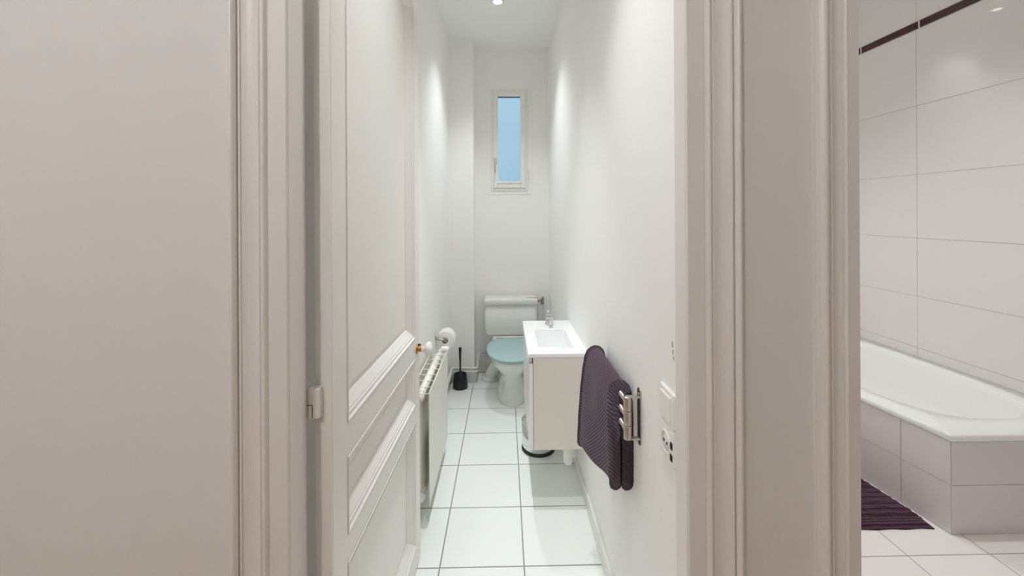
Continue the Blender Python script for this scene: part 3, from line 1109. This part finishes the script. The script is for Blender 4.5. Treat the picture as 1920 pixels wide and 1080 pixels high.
# ------------------------------------------------------------------ bathroom: tub, tiled front, mat
TZ = .433
A = Vector((1.925, 1.742)); A2 = Vector((1.858, 2.20)); A3 = Vector((1.86, 3.30)); A4 = Vector((BXR, 3.30)); A5 = Vector((BXR, 1.742))
outer = [A, A5, A4, A3, A2]


def inset_ray(c, ang, poly):
    d = Vector((math.cos(ang), math.sin(ang)))
    best = None
    for p, q in zip(poly, poly[1:] + poly[:1]):
        e = q - p
        den = d.x * e.y - d.y * e.x
        if abs(den) < 1e-9:
            continue
        r = p - c
        t_ = (r.x * e.y - r.y * e.x) / den
        u_ = (r.x * d.y - r.y * d.x) / den
        if t_ > 0 and -1e-6 <= u_ <= 1 + 1e-6:
            if best is None or t_ < best:
                best = t_
    return c + d * best


tub = thing('bathtub', 'white built-in bathtub with a pale tiled front beside the mat', 'bathtub', (2.3, 2.5, 0))
C0 = Vector((2.30, 2.50))
angs = sorted(set([2 * PI * k / 96 for k in range(96)] + [math.atan2((p - C0).y, (p - C0).x) % (2 * PI) for p in outer]))
lip = .012


def ring_outer(z, grow=0.0, drop=0.0):
    out = []
    for a in angs:
        p = inset_ray(C0, a, outer)
        d = (p - C0)
        L_ = d.length
        q = C0 + d * ((L_ + grow) / L_)
        q.x = min(q.x, BXR - .003)
        out.append((q.x, q.y, z))
    return out


def ring_inner(s, z, p=3.0):
    out = []
    hx_, hy_ = .36 * s[0], .70 * s[1]
    for a in angs:
        c, s_ = math.cos(a), math.sin(a)
        # direction in tub space
        r = 1.0 / ((abs(c) / hx_) ** p + (abs(s_) / hy_) ** p) ** (1 / p)
        q = Vector((c * r, s_ * r))
        out.append((C0.x + .005 + q.x, C0.y + .02 + q.y, z))
    return out


bm = B()
loft(bm, [ring_outer(TZ - .030, .004), ring_outer(TZ - .026, .008), ring_outer(TZ - .006, .008), ring_outer(TZ, .002),
          ring_inner((1.0, .93), TZ), ring_inner((.975, .915), TZ - .006), ring_inner((.95, .90), TZ - .03), ring_inner((.86, .83), TZ - .20), ring_inner((.76, .74), TZ - .31), ring_inner((.60, .62), TZ - .335), ring_inner((.2, .2), TZ - .34)], False, True, 0, True)
obj('tub_shell', bm, TUBW, tub)
# tiled front: grout bed + tiles
bm = B()
prism(bm, [(A.x, A.y), (BXR - .003, A.y), (BXR - .003, A.y + .03), (A.x + .03, A.y + .03)], 'z', 0, TZ - .031)
prism(bm, [(A.x, A.y), (A.x + .03, A.y + .03), (A2.x + .03, A2.y), (A2.x, A2.y)], 'z', 0, TZ - .031)
prism(bm, [(A2.x, A2.y), (A2.x + .03, A2.y), (A3.x + .03, A3.y), (A3.x, A3.y)], 'z', 0, TZ - .031)
for z0, z1 in ((.004, .212), (.215, TZ - .032)):
    x = A.x
    for x1 in (A.x + .52, BXR - .003):
        box(bm, x + .001, x1 - .001, A.y - .0022, A.y + .002, z0, z1, mi=1)
        x = x1
    d = (A2 - A); L_ = d.length; d = d / L_
    ang = math.atan2(d.y, d.x)
    R = Matrix.Translation((A.x, A.y, 0)) @ Matrix.Rotation(ang, 4, 'Z')
    for s0, s1 in ((.0, .195), (.198, .46)):
        box(bm, s0 + .001, s1 - .001, -.002, .0022, z0, z1, mi=1, rot=R)
    box(bm, A3.x - .0022, A3.x + .002, A2.y + .002, A3.y, z0, z1, mi=1)
obj('tiled_front', bm, [GROUT, ATILE], tub)

# bath mat (a soft rectangle pushed up against the tub front)
bm = B()
NX, NY = 26, 70
top, bot = [], []
dd = (A2 - A).normalized()
for j in range(NY + 1):
    v = j / NY
    y = 1.775 + v * .72
    if y < A2.y:
        xr = A.x + (A2.x - A.x) * (y - A.y) / (A2.y - A.y) - .016 - .020 * max(0, 1 - v * 8)
    else:
        xr = A3.x - .016
    xl = 1.40
    rt = []
    for i in range(NX + 1):
        u = i / NX
        e = min(1.0, min(u, 1 - u) * NX / 1.5) * min(1.0, min(v, 1 - v) * NY / 2.0)
        border = v < .055 or v > .945
        h = .004 + .012 * e ** .5 + (0 if border else .0045 * math.sin(j * PI * 2 / 2.6 + .25 * math.sin(i * 1.3)))
        rt.append((xl + (xr - xl) * u, y + .002 * math.sin(i * .9), max(h, .003)))
    top.append(rt)
loft(bm, top, False, False, 0, True, closed=False)
bm2 = bmesh.new()
loft(bm2, [[(p[0], p[1], .0005) for p in r] for r in (top[0], top[-1])], False, False, 0, False, closed=False)
sk = [top[0], [(p[0], p[1], .0005) for p in top[0]]]
loft(bm, sk, False, False, 0, False, closed=False)
sk = [[r[0] for r in top], [(r[0][0], r[0][1], .0005) for r in top]]
loft(bm, sk, False, False, 0, False, closed=False)
sk = [[r[-1] for r in top], [(r[-1][0], r[-1][1], .0005) for r in top]]
loft(bm, sk, False, False, 0, False, closed=False)
bm2.free()
tag(obj('bath_mat', bm, MATC, None, (1.6, 2.1, 0)), 'dark aubergine ribbed bath mat on the floor against the bathtub', 'bath mat')
